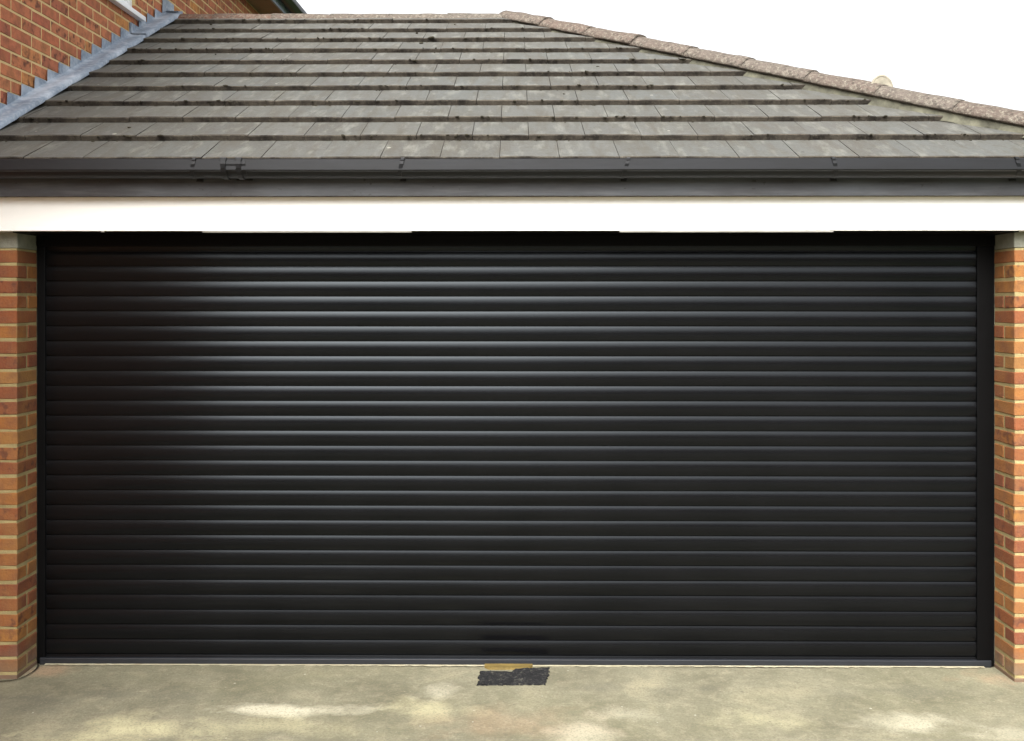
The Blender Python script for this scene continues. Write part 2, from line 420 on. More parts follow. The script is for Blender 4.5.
# soffit + fascia front, and along the right side
bm = bmesh.new(); box(bm, PXL + 0.004, XC - 0.07, -0.1155, 0.18, ZT + 0.004, ZT + 0.016)
box(bm, PXR - 0.1, XC - 0.075, 0.18, EYB - 0.1, ZT + 0.004, ZT + 0.016); obj('soffit', bm, M['soffit'], G)
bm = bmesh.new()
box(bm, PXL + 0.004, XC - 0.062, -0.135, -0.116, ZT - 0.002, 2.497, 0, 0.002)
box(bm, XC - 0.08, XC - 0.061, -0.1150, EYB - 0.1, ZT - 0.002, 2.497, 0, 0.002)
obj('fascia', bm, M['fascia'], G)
# side and rear walls
bm = bmesh.new(); lay = bm.faces.layers.float.new('tone')
for f in box(bm, PXR - 0.10, PXR - 0.004, REV, 5.6, -0.02, ZT, 1): f[lay] = .5
brick_wall_x(bm, PXR, REV + 0.012, 5.6, 0.0, ZT, (), 1, lay)
obj('side_wall', bm, [M['brick'], M['mortar']], G, recalc=True)
bm = bmesh.new(); box(bm, PXL, PXR - 0.11, 5.5, 5.6, -0.02, ZT); obj('rear_wall', bm, M['brick'], G)

# gutter: half round trough with a rolled lip, on the front and the right side
GR, GY, GZ = 0.062, -0.199, 2.512
def gut_arc(r, n=12, a0=math.pi * 1.14):
    return [(GY + r * math.cos(a0 + (2 * math.pi - a0) * i / n), GZ + r * math.sin(a0 + (2 * math.pi - a0) * i / n) * 1.10) for i in range(n + 1)]
def gut_prof():
    r = GR
    p = [(GY - r + 0.006, GZ + 0.006), (GY - r + 0.006, GZ + 0.014), (GY - r + 0.002, GZ + 0.017), (GY - r - 0.003, GZ + 0.014), (GY - r - 0.003, GZ - 0.034), (GY - r + 0.000, GZ - 0.038)]
    out = [(y, z) for y, z in gut_arc(r) if z < GZ - 0.036 or y > GY]
    inn = [(y, z) for y, z in gut_arc(r - 0.004)][::-1]
    return p + out + [(GY + r, GZ + 0.012), (GY + r - 0.004, GZ + 0.012)] + inn[1:]
GP = gut_prof()
bm = bmesh.new(); sweep_x(bm, GP, PXL + 0.006, XC + 0.045, 40, True, 0, True, 0.0035, True)
gut = obj('gutter', bm, M['gutter'], G); gut.data.set_sharp_from_angle(angle=R(25))
bm = bmesh.new(); sweep_x(bm, GP, 0, EYB - EY - 0.1, 20, True, 0, True, 0.002, True)
for v in bm.verts:
    x, y, z = v.co; v.co = (XC - 0.002 - (y - EY), x + EY + 0.06, z)
obj('gutter', bm, M['gutter'], G)
def bracket(x, w=0.022, r=0.068, tail=0.03, slant=0.0, off=0.0):
    bm = bmesh.new(); cy, cz = GY, GZ
    prof = []
    for i in range(11):
        a = math.pi * 0.93 + math.pi * 1.07 * i / 10
        prof.append((cy + r * math.cos(a), cz + r * math.sin(a)))
    inn = [(cy + (r - 0.007) * math.cos(math.pi * 0.93 + math.pi * 1.07 * i / 10), cz + (r - 0.007) * math.sin(math.pi * 0.93 + math.pi * 1.07 * i / 10)) for i in range(10, -1, -1)]
    sweep_x(bm, prof + inn, -w / 2, w / 2, 1, True, 0, True)
    # clip over the front lip and the fixing lug on the fascia
    box(bm, -w / 2, w / 2, cy - r - 0.003, cy - r + 0.012, cz + 0.008, cz + 0.021, 0, 0.002)
    box(bm, -w * .8 + off, w * .8 + off, -0.152, -0.1355, cz - 0.085 + 0.02 - tail * 0.4, cz + 0.004, 0, 0.002)
    for v in bm.verts: v.co.x += slant * (v.co.z - cz)
    return obj('gutter_bracket', bm, M['gutter'], gut, loc=(x, 0, 0))
for x in (-1.50, -0.524, 0.529, 1.49, 2.34): bracket(x, 0.018, 0.070, slant=0.25 * (1 if x < 1 else -1.2), off=0.012)
# union clip: two ribs on a wide strap
bm = bmesh.new(); cy, cz = GY, GZ
def arc_band(bm, x0, x1, r, t):
    P = [(cy + r * math.cos(math.pi * 0.95 + math.pi * i / 12), cz + r * math.sin(math.pi * 0.95 + math.pi * i / 12)) for i in range(13)]
    Q = [(cy + (r - t) * math.cos(math.pi * 0.95 + math.pi * i / 12), cz + (r - t) * math.sin(math.pi * 0.95 + math.pi * i / 12)) for i in range(12, -1, -1)]
    sweep_x(bm, P + Q, x0, x1, 1, True, 0, True)
arc_band(bm, -1.375, -1.255, 0.068, 0.004)
arc_band(bm, -1.372, -1.348, 0.074, 0.009); arc_band(bm, -1.300, -1.276, 0.074, 0.009)
box(bm, -1.376, -1.344, cy - 0.073, cy - 0.045, cz + 0.008, cz + 0.023, 0, 0.003)
box(bm, -1.304, -1.272, cy - 0.073, cy - 0.045, cz + 0.008, cz + 0.023, 0, 0.003)
box(bm, -1.33, -1.25, -0.150, -0.136, cz - 0.072, cz - 0.03, 0, 0.004)
obj('gutter_union', bm, M['gutter'], gut)

# ---- roof slopes
def slope_mesh(length, rows, cover, phase, seed):
    """tiles in a local frame: x along the eave, s up the slope, w normal; returns bmesh in (x, s, w)"""
    bm = bmesh.new(); lay = bm.faces.layers.float.new('tone'); rr = random.Random(seed)
    for n in range(rows):
        s0 = n * GAUGE
        low = 0.022 if n == 0 else 0.0
        off = phase if n % 2 == 0 else phase - cover / 2
        rowtone = rr.uniform(-0.12, 0.12)
        c0 = int(math.floor((-0.5 - off) / cover))
        x = off + c0 * cover
        while x < length + 0.4:
            g = 0.0022 + rr.uniform(0, 0.0018)
            a, b = x + g / 2, x + cover - g / 2
            ds = rr.uniform(-0.004, 0.004); dw = rr.uniform(-0.0012, 0.0016); t = 0.031 + rr.uniform(-0.001, 0.002)
            tilt = rr.uniform(-0.0022, 0.0022)
            nx = 6
            top = []; bot = []; up = []; mid = []
            for i in range(nx + 1):
                xx = a + (b - a) * i / nx
                rag = rr.uniform(-0.0018, 0.0018)
                ed = 0.0 if 0 < i < nx else -0.0015
                w = t + 0.003 + dw + tilt * (i / nx - .5)
                mid.append(bm.verts.new((xx, s0 + ds + rag + 0.006 - low, w + ed)))
                top.append(bm.verts.new((xx, s0 + ds + rag - low, w - 0.004 + ed)))
                bot.append(bm.verts.new((xx, s0 + ds + rag + 0.003 - low, 0.0015)))
                up.append(bm.verts.new((xx, s0 + GAUGE + 0.035, 0.002 + dw * 0.3)))
            tone = min(1, max(0, rr.random() * 0.8 + 0.1 + rowtone))
            def F(vs, mi, sm=False):
                f = bm.faces.new(vs); f.material_index = mi; f[lay] = tone; f.smooth = sm
            for i in range(nx):
                F((mid[i], mid[i + 1], up[i + 1], up[i]), 0)
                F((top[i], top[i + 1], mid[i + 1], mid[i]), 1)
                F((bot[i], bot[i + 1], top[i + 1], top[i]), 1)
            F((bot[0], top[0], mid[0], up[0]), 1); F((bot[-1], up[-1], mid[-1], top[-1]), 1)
            x += cover
    return bm
cp, sp_ = math.cos(PITCH), math.sin(PITCH)
def place(bm, origin, ax, up_h):
    origin = Vector(origin); ax = Vector(ax); uh = Vector(up_h)
    up = uh * cp + Vector((0, 0, sp_)); nn = -uh * sp_ + Vector((0, 0, cp))
    for v in bm.verts: v.co = origin + ax * v.co.x + up * v.co.y + nn * v.co.z
def clip(bm, co, no):
    bmesh.ops.bisect_plane(bm, geom=bm.verts[:] + bm.edges[:] + bm.faces[:], plane_co=co, plane_no=no, clear_outer=True)
CUT_L = Vector((XW + 0.003, 0, 0))
# front slope
COVER = 0.2808
bm = slope_mesh(XC - XW, 11, COVER, (0.2136 - XW) % COVER, 21)
place(bm, (XW, EY, EZ), (1, 0, 0), (0, 1, 0))
clip(bm, CUT_L, (-1, 0, 0)); clip(bm, (XC, EY, 0), (1, 1, 0)); clip(bm, (0, RY, 0), (0, 1, 0))
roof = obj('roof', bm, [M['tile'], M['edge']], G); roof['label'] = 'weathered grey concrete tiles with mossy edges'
# hip slope on the right
bm = slope_mesh(2 * HALF, 11, COVER, 0.1, 22)
place(bm, (XC, EY, EZ), (0, 1, 0), (-1, 0, 0))
clip(bm, (XC, EY, 0), (-1, -1, 0)); clip(bm, (XC, EYB, 0), (-1, 1, 0))
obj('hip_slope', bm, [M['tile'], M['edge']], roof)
# rear slope
bm = slope_mesh(XC - XW, 11, COVER, 0.15, 23)
place(bm, (XC, EYB, EZ), (-1, 0, 0), (0, -1, 0))
clip(bm, CUT_L, (-1, 0, 0)); clip(bm, (XC, EYB, 0), (1, -1, 0)); clip(bm, (0, RY, 0), (0, -1, 0))
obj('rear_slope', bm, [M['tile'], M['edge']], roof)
# underlay closing the roof below the tiles
bm = bmesh.new()
P = [(XW + .005, EY + .03, EZ - .004), (XC - .03, EY + .03, EZ - .004), (XC - HALF, RY, RZ - .02), (XW + .005, RY, RZ - .02), (XC - .03, EYB - .03, EZ - .004), (XW + .005, EYB - .03, EZ - .004)]
v = [bm.verts.new(p) for p in P]
bm.faces.new((v[0], v[1], v[2], v[3])); bm.faces.new((v[1], v[4], v[2])); bm.faces.new((v[4], v[5], v[3], v[2])); bm.faces.new((v[0], v[3], v[5])); bm.faces.new((v[0], v[5], v[4], v[1]))
obj('underlay', bm, M['rubber'], roof)

# ---- ridge and hip tiles
def ridge_tile(p0, p1, tone, name='ridge_tile', r=0.105, lift=0.0, mat=None, arc=62):
    """one capping tile from p0 (lower/lapping end) to p1"""
    p0 = Vector(p0); p1 = Vector(p1); t = (p1 - p0).normalized(); L = (p1 - p0).length
    side = t.cross(Vector((0, 0, 1))).normalized(); up = side.cross(t)
    bm = bmesh.new(); lay = bm.faces.layers.float.new('tone')
    n = 12; nl = 10
    outer, inner = [], []
    for k in range(nl + 1):
        u = k / nl; q = L * u
        rr_ = r * (1.035 - 0.05 * u)
        oo, ii = [], []
        for i in range(n + 1):
            a = R(-arc + 2 * arc * i / n)
            wob = 0.0055 * noise.noise(Vector((p0.x * 3 + q * 9, i * 0.7, p0.y + tone * 9)))
            d = side * math.sin(a) * (rr_ + wob) + up * (math.cos(a) * (rr_ + wob) - r * 0.60 + lift)
            di = side * math.sin(a) * (rr_ - 0.016) + up * (math.cos(a) * (rr_ - 0.016) - r * 0.60 + lift)
            oo.append(bm.verts.new(t * q + d)); ii.append(bm.verts.new(t * q + di))
        outer.append(oo); inner.append(ii)
    def F(vs, mi=0):
        f = bm.faces.new(vs); f[lay] = tone; f.smooth = False; f.material_index = mi; return f
    for k in range(nl):
        for i in range(n):
            F((outer[k][i], outer[k][i + 1], outer[k + 1][i + 1], outer[k + 1][i])).smooth = True
            F((inner[k][i + 1], inner[k][i], inner[k + 1][i], inner[k + 1][i + 1]))
        F((outer[k][0], outer[k + 1][0], inner[k + 1][0], inner[k][0])); F((outer[k + 1][n], outer[k][n], inner[k][n], inner[k + 1][n]))
    for k in (0, nl):
        for i in range(n):
            F((outer[k][i + 1], outer[k][i], inner[k][i], inner[k][i + 1]), 0)
    return obj(name, bm, mat or M['ridge'], roof, loc=p0)
RT = RZ + 0.003
xa = XW + 0.02; xe = XC - HALF
nR = 6; step = (xe - xa) / nR
for i in range(nR):
    p0 = (xa + step * i, RY, RT + rnd.uniform(-0.003, 0.003)); p1 = (xa + step * (i + 1) + 0.008, RY, RT)
    ridge_tile(p0, p1, min(1, 0.02 + i * 0.18), r=0.118, lift=-0.012, arc=80)
hip0 = Vector((XC + 0.02, EY - 0.02, EZ + 0.062)); hip1 = Vector((xe + 0.02, RY, RT + 0.012))
HL = (hip1 - hip0).length; nH = 10
for i in range(nH):
    a = hip0.lerp(hip1, i / nH); b = hip0.lerp(hip1, (i + 1) / nH + 0.004)
    a.z += rnd.uniform(-0.002, 0.010)
    ridge_tile(a, b, rnd.uniform(0.35, 0.9), 'hip_tile', r=0.120, lift=0.000, arc=66)
# bedding mortar under ridge and hips: rough fillets on both sides
def bedding(p0, p1, half, drop, name='bedding_mortar', seed=0, nseg=90):
    p0 = Vector(p0); p1 = Vector(p1); t = (p1 - p0).normalized(); L = (p1 - p0).length
    side = t.cross(Vector((0, 0, 1))).normalized(); up = side.cross(t)
    bm = bmesh.new(); rings = []
    for k in range(nseg + 1):
        q = L * k / nseg; ring = []
        for (sx, sz) in ((-1, -drop), (-0.93, -0.01), (-0.6, 0.02), (0.6, 0.02), (0.93, -0.01), (1, -drop)):
            w = half * sx * (1 + 0.07 * noise.noise(Vector((q * 6, sx * 5, seed)))) + 0.006 * noise.noise(Vector((q * 25, sx, seed)))
            ring.append(bm.verts.new(p0 + t * q + side * w + up * (sz + 0.006 * noise.noise(Vector((q * 14, sx * 2, seed + 3))))))
        rings.append(ring)
    for k in range(nseg):
        for i in range(5): bm.faces.new((rings[k][i], rings[k][i + 1], rings[k + 1][i + 1], rings[k + 1][i]))
    bm.faces.new(rings[0]); bm.faces.new(rings[-1][::-1])
    return obj(name, bm, M['bedding'], roof)
bedding((XW + .01, RY, RZ + 0.0), (xe, RY, RZ + 0.0), 0.086, 0.04, seed=1)
bedding(hip0 + Vector((0, 0, -0.022)), hip1 + Vector((0, 0, -0.030)), 0.098, 0.055, seed=2)
# rounded collar standing up at one hip joint
cpos = hip0.lerp(hip1, 0.303)
t = (hip1 - hip0).normalized(); side = t.cross(Vector((0, 0, 1))).normalized()
bm = bmesh.new()
pts = []
for i in range(17):
    a = math.pi * i / 16
    pts.append(Vector((math.cos(a) * 0.058, 0, 0.035 + math.sin(a) * 0.075)))
tube(bm, pts, 0.008, 6)
n = len(pts); fr = [bm.verts.new(p * 0.93 + Vector((0, -0.006, 0))) for p in pts]; bk = [bm.verts.new(p * 0.93 + Vector((0, 0.03, 0))) for p in pts]
bm.faces.new(fr); bm.faces.new(bk[::-1])
for i in range(n): bm.faces.new((fr[i], bk[i], bk[(i + 1) % n], fr[(i + 1) % n]))
obj('hip_end_cap', bm, M['cap'], roof, loc=cpos + Vector((0.0, 0, -0.012)))

# ---- moss on the tile edges
bm = bmesh.new()
def blob(c, rx, ry, rz):
    ret = bmesh.ops.create_icosphere(bm, subdivisions=1, radius=1.0)
    rot = rnd.uniform(0, 3.1)
    for v in ret['verts']:
        p = v.co * (1 + rnd.uniform(-0.25, 0.25)); v.co = Vector(c) + Vector((p.x * rx * math.cos(rot) - p.y * ry * math.sin(rot), p.x * rx * math.sin(rot) + p.y * ry * math.cos(rot), p.z * rz))
for n in range(0, 11):
    x = XW; dens = 0.045 if n else 0.05
    while True:
        x += rnd.expovariate(1 / dens)
        s = n * GAUGE
        if x > XC - s * cp - 0.15: break
        if noise.noise(Vector((x * 1.3, n * 3.7, 2))) < -0.12: continue
        w = rnd.choice((0.004, 0.002, 0.03, 0.036) if n else (0.012, 0.004, 0.008)); sz = rnd.uniform(0.003, 0.0075) * (1.5 if rnd.random() < 0.06 else 1)
        sl = s - 0.004 + rnd.uniform(-0.006, 0.004)
        c = Vector((x, EY + sl * cp - w * sp_, EZ + sl * sp_ + w * cp))
        blob(c, sz * rnd.uniform(1, 3.0), sz, sz * 0.7)
for _ in range(12):
    n = rnd.randint(1, 9); s = n * GAUGE + rnd.uniform(0.05, 0.25); x = rnd.uniform(XW + .3, XC - s * cp - .3)
    c = Vector((x, EY + s * cp - 0.02 * sp_, EZ + s * sp_ + 0.016 * cp)); z_ = rnd.uniform(.005, .012)
    blob(c, z_ * 1.6, z_, z_ * .6)
mo = obj('moss', bm, M['moss'], roof, smooth=True); mo['kind'] = 'stuff'

# ---- roller door
YD = REV
door = None
bm = bmesh.new()
P_ = 0.0768; nslat = 29
prof = []
for k in range(nslat):
    z1_ = 2.195 - k * P_; 
    m = 12; A = R(16.2 + rnd.uniform(-1.0, 1.0))
    # bulging slat: chord P_-groove, arc from +A to -A
    g = 0.006; ch = P_ - g; rad = ch / 2 / math.sin(A)
    for i in range(m + 1):
        a = A - 2 * A * i / m
        flat = 0.6
        prof.append((YD - 0.004 - (math.cos(a) - math.cos(A)) * rad * 1.0, z1_ - ch / 2 + math.sin(a) * rad))
    prof.append((YD + 0.004, z1_ - ch - 0.001)); prof.append((YD + 0.004, z1_ - P_ + 0.001))
prof = [p for p in prof if p[1] > 0.026]
prof.append((YD + 0.006, 0.02))
sweep_x(bm, prof, XL + 0.02, XR - 0.02, 60, False, 0, False, 0.0016, False)
for f in bm.faces: f.smooth = True
bm.normal_update()
door = obj('roller_door', bm, M['door'], G)
door['label'] = 'closed black roller door of curved horizontal slats'
# let the arcs shade smoothly while grooves stay sharp
me = door.data
try: me.set_sharp_from_angle(angle=R(28))
except Exception: pass
bm = bmesh.new(); box(bm, XL + 0.02, XR - 0.02, YD - 0.025, YD + 0.02, 0.004, 0.033, 0, 0.004)
obj('bottom_rail', bm, M['bottomrail'], door)
bm = bmesh.new(); sweep_x(bm, [(YD - 0.022, 0.006), (YD - 0.024, -0.004), (YD + 0.01, -0.004), (YD + 0.01, 0.006)], XL + 0.02, XR - 0.02, 30, True, 0, True, 0.004)
obj('rubber_seal', bm, M['rubber'], door)
for xa_, xb_ in ((XL + 0.003, XL + 0.045), (XR - 0.09, XR - 0.003)):
    bm = bmesh.new(); box(bm, xa_, xb_, YD - 0.018, YD + 0.03, 0.0, ZB + 0.05, 0, 0.004)
    obj('guide_rail', bm, M['rail'], door)
bm = bmesh.new(); box(bm, XL + 0.004, XR - 0.004, 0.193, 0.45, 2.146, 2.46, 0, 0.006)
obj('hood', bm, M['rail'], door)
# mastic/mortar snots down the jambs
for X_, sgn in ((XL, 1), (XR, -1)):
    bm = bmesh.new(); A_ = []
    for i in range(151):
        z = 0.015 + i * 0.014; w = max(0.0006, 0.0045 * (noise.noise(Vector((sgn * 7, z * 17, 1))) + 0.25) + rnd.uniform(0, 0.0012))
        A_.append([bm.verts.new(p) for p in ((X_ - sgn * 0.002, REV - 0.010, z), (X_ + sgn * w, REV - 0.010, z), (X_ + sgn * w, REV - 0.001, z), (X_ - sgn * 0.002, REV - 0.001, z))])
    for i in range(150):
        for k in range(4): bm.faces.new((A_[i][k], A_[i][(k + 1) % 4], A_[i + 1][(k + 1) % 4], A_[i + 1][k]))
    bm.faces.new(A_[0]); bm.faces.new(A_[-1][::-1])
    obj('jamb_mortar', bm, M['bedding'], G, recalc=True)

# ================================================================== HOUSE
H = thing('brick_house', 'taller red brick house on the left whose side wall meets the garage roof', 'house', (XW - 2, 2.5, 0))
HO = Vector((XW - 2, 2.5, 0))
def hobj(*a, **k):
    o = obj(*a, **k); return o
WY0, WY1, WZ0, WZ1 = 1.00, 2.20, 3.905, 5.0 - 0.02
HZ = 4.80
bm = bmesh.new(); lay = bm.faces.layers.float.new('tone')
hy0, hy1 = -4.2, 9.5
def mq(y0, y1, z0, z1):
    for f in box(bm, XW - 0.25, XW - 0.0025, y0, y1, z0, z1, 1): f[lay] = .5
mq(hy0, WY0, -0.02, HZ); mq(WY0, WY1, -0.02, WZ0); mq(WY1, hy1, -0.02, HZ)
brick_wall_x(bm, XW, hy0, hy1, 0.005, HZ, ((WY0, WY1, WZ0, WZ1),), 1, lay)
for v in bm.verts: v.co -= HO
hobj('wall', bm, [M['brick_house'], M['mortar_house']], H, recalc=True)
bm = bmesh.new(); box(bm, XW - 6, XW - 0.26, hy0, hy1, -0.02, HZ)
for v in bm.verts: v.co -= HO
hobj('inner_walls', bm, M['brick_house'], H)
# window
bm = bmesh.new(); fx0, fx1 = XW - 0.075, XW - 0.02; fw = 0.06
for (a, b, c, d) in ((WY0, WY1, WZ0, WZ0 + fw), (WY0, WY1, HZ - fw, HZ - 0.001), (WY0, WY0 + fw, WZ0 + fw, HZ - fw), (WY1 - fw, WY1, WZ0 + fw, HZ - fw), (1.57, 1.63, WZ0 + fw, HZ - fw)):
    box(bm, fx0, fx1, a, b, c, d, 0, 0.003)
for v in bm.verts: v.co -= HO
win = hobj('window', bm, M['upvc'], H)
bm = bmesh.new(); box(bm, XW - 0.055, XW - 0.045, WY0 + fw, WY1 - fw, WZ0 + fw, HZ - fw)
for v in bm.verts: v.co -= HO
hobj('pane', bm, M['blind'], win)
bm = bmesh.new(); box(bm, XW - 0.02, XW + 0.045, WY0 - 0.05, WY1 + 0.09, WZ0 - 0.032, WZ0 + 0.002, 0, 0.004)
for v in bm.verts: v.co -= HO
hobj('sill', bm, M['upvc'], win)
# eaves of the house
bm = bmesh.new(); box(bm, XW - 0.1, XW + 0.235, hy0 - .2, hy1 + .2, HZ + 0.002, HZ + 0.014)
for v in bm.verts: v.co -= HO
hobj('soffit', bm, M['soffit'], H)
bm = bmesh.new(); box(bm, XW + 0.236, XW + 0.254, hy0 - .2, hy1 + .2, HZ - 0.004, HZ + 0.17)
for v in bm.verts: v.co -= HO
hobj('fascia', bm, M['lead'], H)
bm = bmesh.new(); 
sweep_x(bm, GP, hy0 - .2, hy1 + .2, 10, True, 0, True, 0.0, True)
for v in bm.verts:
    x, y, z = v.co; v.co = Vector((XW + 0.26 + 0.055 - (y - GY), x, z - GZ + HZ + 0.11)) - HO
hobj('gutter', bm, M['gutter'], H)
bm = bmesh.new()
vs = [bm.verts.new(Vector(p) - HO) for p in ((XW + .30, hy0 - .25, HZ + .15), (XW + .30, hy1 + .25, HZ + .15), (XW - 3.2, hy1 + .25, HZ + 2.6), (XW - 3.2, hy0 - .25, HZ + 2.6), (XW - 6.6, hy1 + .25, HZ + .15), (XW - 6.6, hy0 - .25, HZ + .15))]
bm.faces.new((vs[0], vs[1], vs[2], vs[3])); bm.faces.new((vs[3], vs[2], vs[4], vs[5])); bm.faces.new((vs[0], vs[3], vs[5])); bm.faces.new((vs[1], vs[4], vs[2])); bm.faces.new((vs[0], vs[5], vs[4], vs[1]))
hobj('roof', bm, M['darkroof'], H)
# stepped lead flashing in laps
def roofz(y): return EZ + (y - EY) * math.tan(PITCH) + 0.036
STEP = COURSE / math.tan(PITCH)
cuts = [EY - 0.05]; y = EY - 0.05
laps = [-0.05 + EY, 0.05, 1.00, 2.10, RY + 0.02]
# treads follow the brick courses
first = 0.005
def treads():
    out = []; k = 0
    z = first + COURSE * math.ceil((roofz(EY) - first) / COURSE)
    while True:
        # tread at joint height z (just above course) spans y where roofz(yend)+0.02 = z
        yend = EY + (z - 0.046 - EZ - 0.036) / math.tan(PITCH)
        if yend - STEP > RY: break
        out.append((yend - STEP, yend, z - J * 0.5)); z += COURSE
    return out
TR = treads()
for li in range(len(laps) - 1):
    ya, yb = laps[li], laps[li + 1] + (0.06 if li < len(laps) - 2 else 0)
    bm = bmesh.new(); lift = 0.004 * (1 + (li % 2) * 0.5) + 0.003 * li * 0
    xo = XW + 0.004 + (0.006 if li % 2 else 0); lift += 0.007 * (li % 2)
    # upstand
    for (a, b, z) in TR:
        a_, b_ = max(a, ya), min(b, yb)
        if b_ - a_ < 0.004: continue
        slant = 0.020
        p = [(xo, a_, roofz(a_) - 0.02), (xo, b_, roofz(b_) - 0.02), (xo, b_, z - 0.002), (xo, a_ + slant * 0.4, z - 0.004)]
        q = [(x_ + 0.0025, y_, z_) for x_, y_, z_ in p]
        A_ = [bm.verts.new(v) for v in p]; B_ = [bm.verts.new(v) for v in q]
        bm.faces.new(B_); bm.faces.new(A_[::-1])
        for i in range(4): bm.faces.new((A_[i], A_[(i + 1) % 4], B_[(i + 1) % 4], B_[i]))
    # apron dressed over the tiles
    n = max(6, int((yb - ya) / 0.04)); rows = []
    for k in range(n + 1):
        yy = ya + (yb - ya) * k / n; r_ = []
        frac = ((yy - EY) / (GAUGE * cp)) % 1.0
        ww = 0.112 + 0.008 * noise.noise(Vector((yy * 4, 1, 5)))
        for j_, (dx, dz) in enumerate(((0.0, 0.018), (0.012, 0.009), (0.05, 0.007), (ww, 0.006), (ww + 0.003, -0.022))):
            r_.append(bm.verts.new((xo + dx, yy, roofz(yy) + dz + lift + 0.007 - 0.003 * frac * (dx > 0.02) + 0.002 * noise.noise(Vector((yy * 5, dx * 20, 7))))))
        rows.append(r_)
    for k in range(n):
        for j_ in range(4):
            f = bm.faces.new((rows[k][j_], rows[k][j_ + 1], rows[k + 1][j_ + 1], rows[k + 1][j_])); f.smooth = True
    for v in bm.verts: v.co -= HO
    bmesh.ops.recalc_face_normals(bm, faces=bm.faces[:])
    hobj('flashing', bm, M['lead'], H)
# end of flashing over the ridge (upturned saddle)
bm = bmesh.new(); box(bm, XW + 0.004, XW + 0.11, RY - 0.05, RY + 0.05, RT + 0.046, RT + 0.050, 0, 0.002)
box(bm, XW + 0.002, XW + 0.009, RY - 0.09, RY + 0.14, RT - 0.03, RT + 0.15, 0, 0.002)
for v in bm.verts: v.co -= HO
hobj('flashing', bm, M['lead'], H)
ang = R(-1.9); piv = Vector((XW, 0.2, 0))
H.location = piv + Matrix.Rotation(ang, 4, 'Z') @ (HO - piv); H.rotation_euler = (0, 0, ang)

# ================================================================== GROUND
def grid(name, x0, x1, y0, y1, z, nx, ny, mat, amp=0.0, kind='structure'):
    bm = bmesh.new(); vv = [[bm.verts.new((x0 + (x1 - x0) * i / nx, y0 + (y1 - y0) * j / ny, z)) for i in range(nx + 1)] for j in range(ny + 1)]
    for j in range(ny):
        for i in range(nx): bm.faces.new((vv[j][i], vv[j][i + 1], vv[j + 1][i + 1], vv[j + 1][i]))
    if amp:
        for v in bm.verts: v.co.z += amp * noise.noise(v.co * 1.1)
    o = obj(name, bm, mat, None, smooth=bool(amp)); o['kind'] = kind; return o
grid('ground', -300, 300, -300, 300, -0.030, 1, 1, M['lawn'])
grid('driveway', -4.2, 4.2, -9.5, 0.30, -0.003, 84, 98, M['drive'], 0.004)
grid('pavement', -40, 40, -11.6, -9.5, -0.012, 1, 1, M['pavement'])
grid('road', -60, 60, -18.5, -11.75, -0.110 + 0.1, 1, 1, M['road'])
bm = bmesh.new(); box(bm, -40, 40, -11.75, -11.6, -0.05, 0.06, 0, 0.01); tag(obj('kerb', bm, M['kerb']), kind='structure')
# pale crumbly mortar line along the door threshold
bm = bmesh.new()
n = 220; prev = None
for i in range(n + 1):
    x = XL + 0.05 + (XR - XL - 0.11) * i / n
    w = max(0.0015, 0.014 * (noise.noise(Vector((x * 1.6, 4, 0))) + 0.45) + rnd.uniform(-0.006, 0.008))
    cur = (bm.verts.new((x, YD - 0.022, 0.0045)), bm.verts.new((x, YD - 0.028 - w, 0.0018)))
    if prev: bm.faces.new((prev[1], cur[1], cur[0], prev[0]))
    prev = cur
o = obj('threshold_mortar', bm, M['fillet']); tag(o, 'thin crumbly pale mortar line on the ground along the door bottom', 'mortar line')
# asphalt patch
bm = bmesh.new()
out = []
def ragged(p, q, n, amp):
    for i in range(n):
        u = i / n; c = Vector((*p, 0)).lerp(Vector((*q, 0)), u)
        out.append(c + Vector((rnd.uniform(-amp, amp), rnd.uniform(-amp, amp) * 0.7, 0)))
ragged((-0.172, -0.070), (0.150, -0.062), 34, 0.008); ragged((0.150, -0.062), (0.178, 0.160), 16, 0.011)
ragged((0.178, 0.160), (0.055, 0.150), 10, 0.005); ragged((0.005, 0.140), (-0.012, 0.100), 3, 0.003); ragged((-0.012, 0.100), (-0.168, 0.112), 12, 0.005)
ragged((-0.168, 0.112), (-0.172, -0.070), 13, 0.010)
top = [bm.verts.new((p.x, p.y, 0.0055)) for p in out]; bot = [bm.verts.new((p.x * 1.02, p.y, -0.006)) for p in out]
ft = bm.faces.new(top)
for i in range(len(top)): bm.faces.new((bot[i], bot[(i + 1) % len(top)], top[(i + 1) % len(top)], top[i]))
bmesh.ops.triangulate(bm, faces=[ft])
bmesh.ops.subdivide_edges(bm, edges=[e for e in bm.edges if e.verts[0].co.z > 0.004 and e.verts[1].co.z > 0.004 and e.calc_length() > .03], cuts=2, use_grid_fill=True)
bmesh.ops.recalc_face_normals(bm, faces=bm.faces[:])
for v in bm.verts:
    if v.co.z > 0.004: v.co.z += rnd.uniform(-0.001, 0.002)
o = obj('asphalt_patch', bm, M['asphalt_patch']); tag(o, 'small ragged black tarmac patch on the concrete before the door', 'patch')
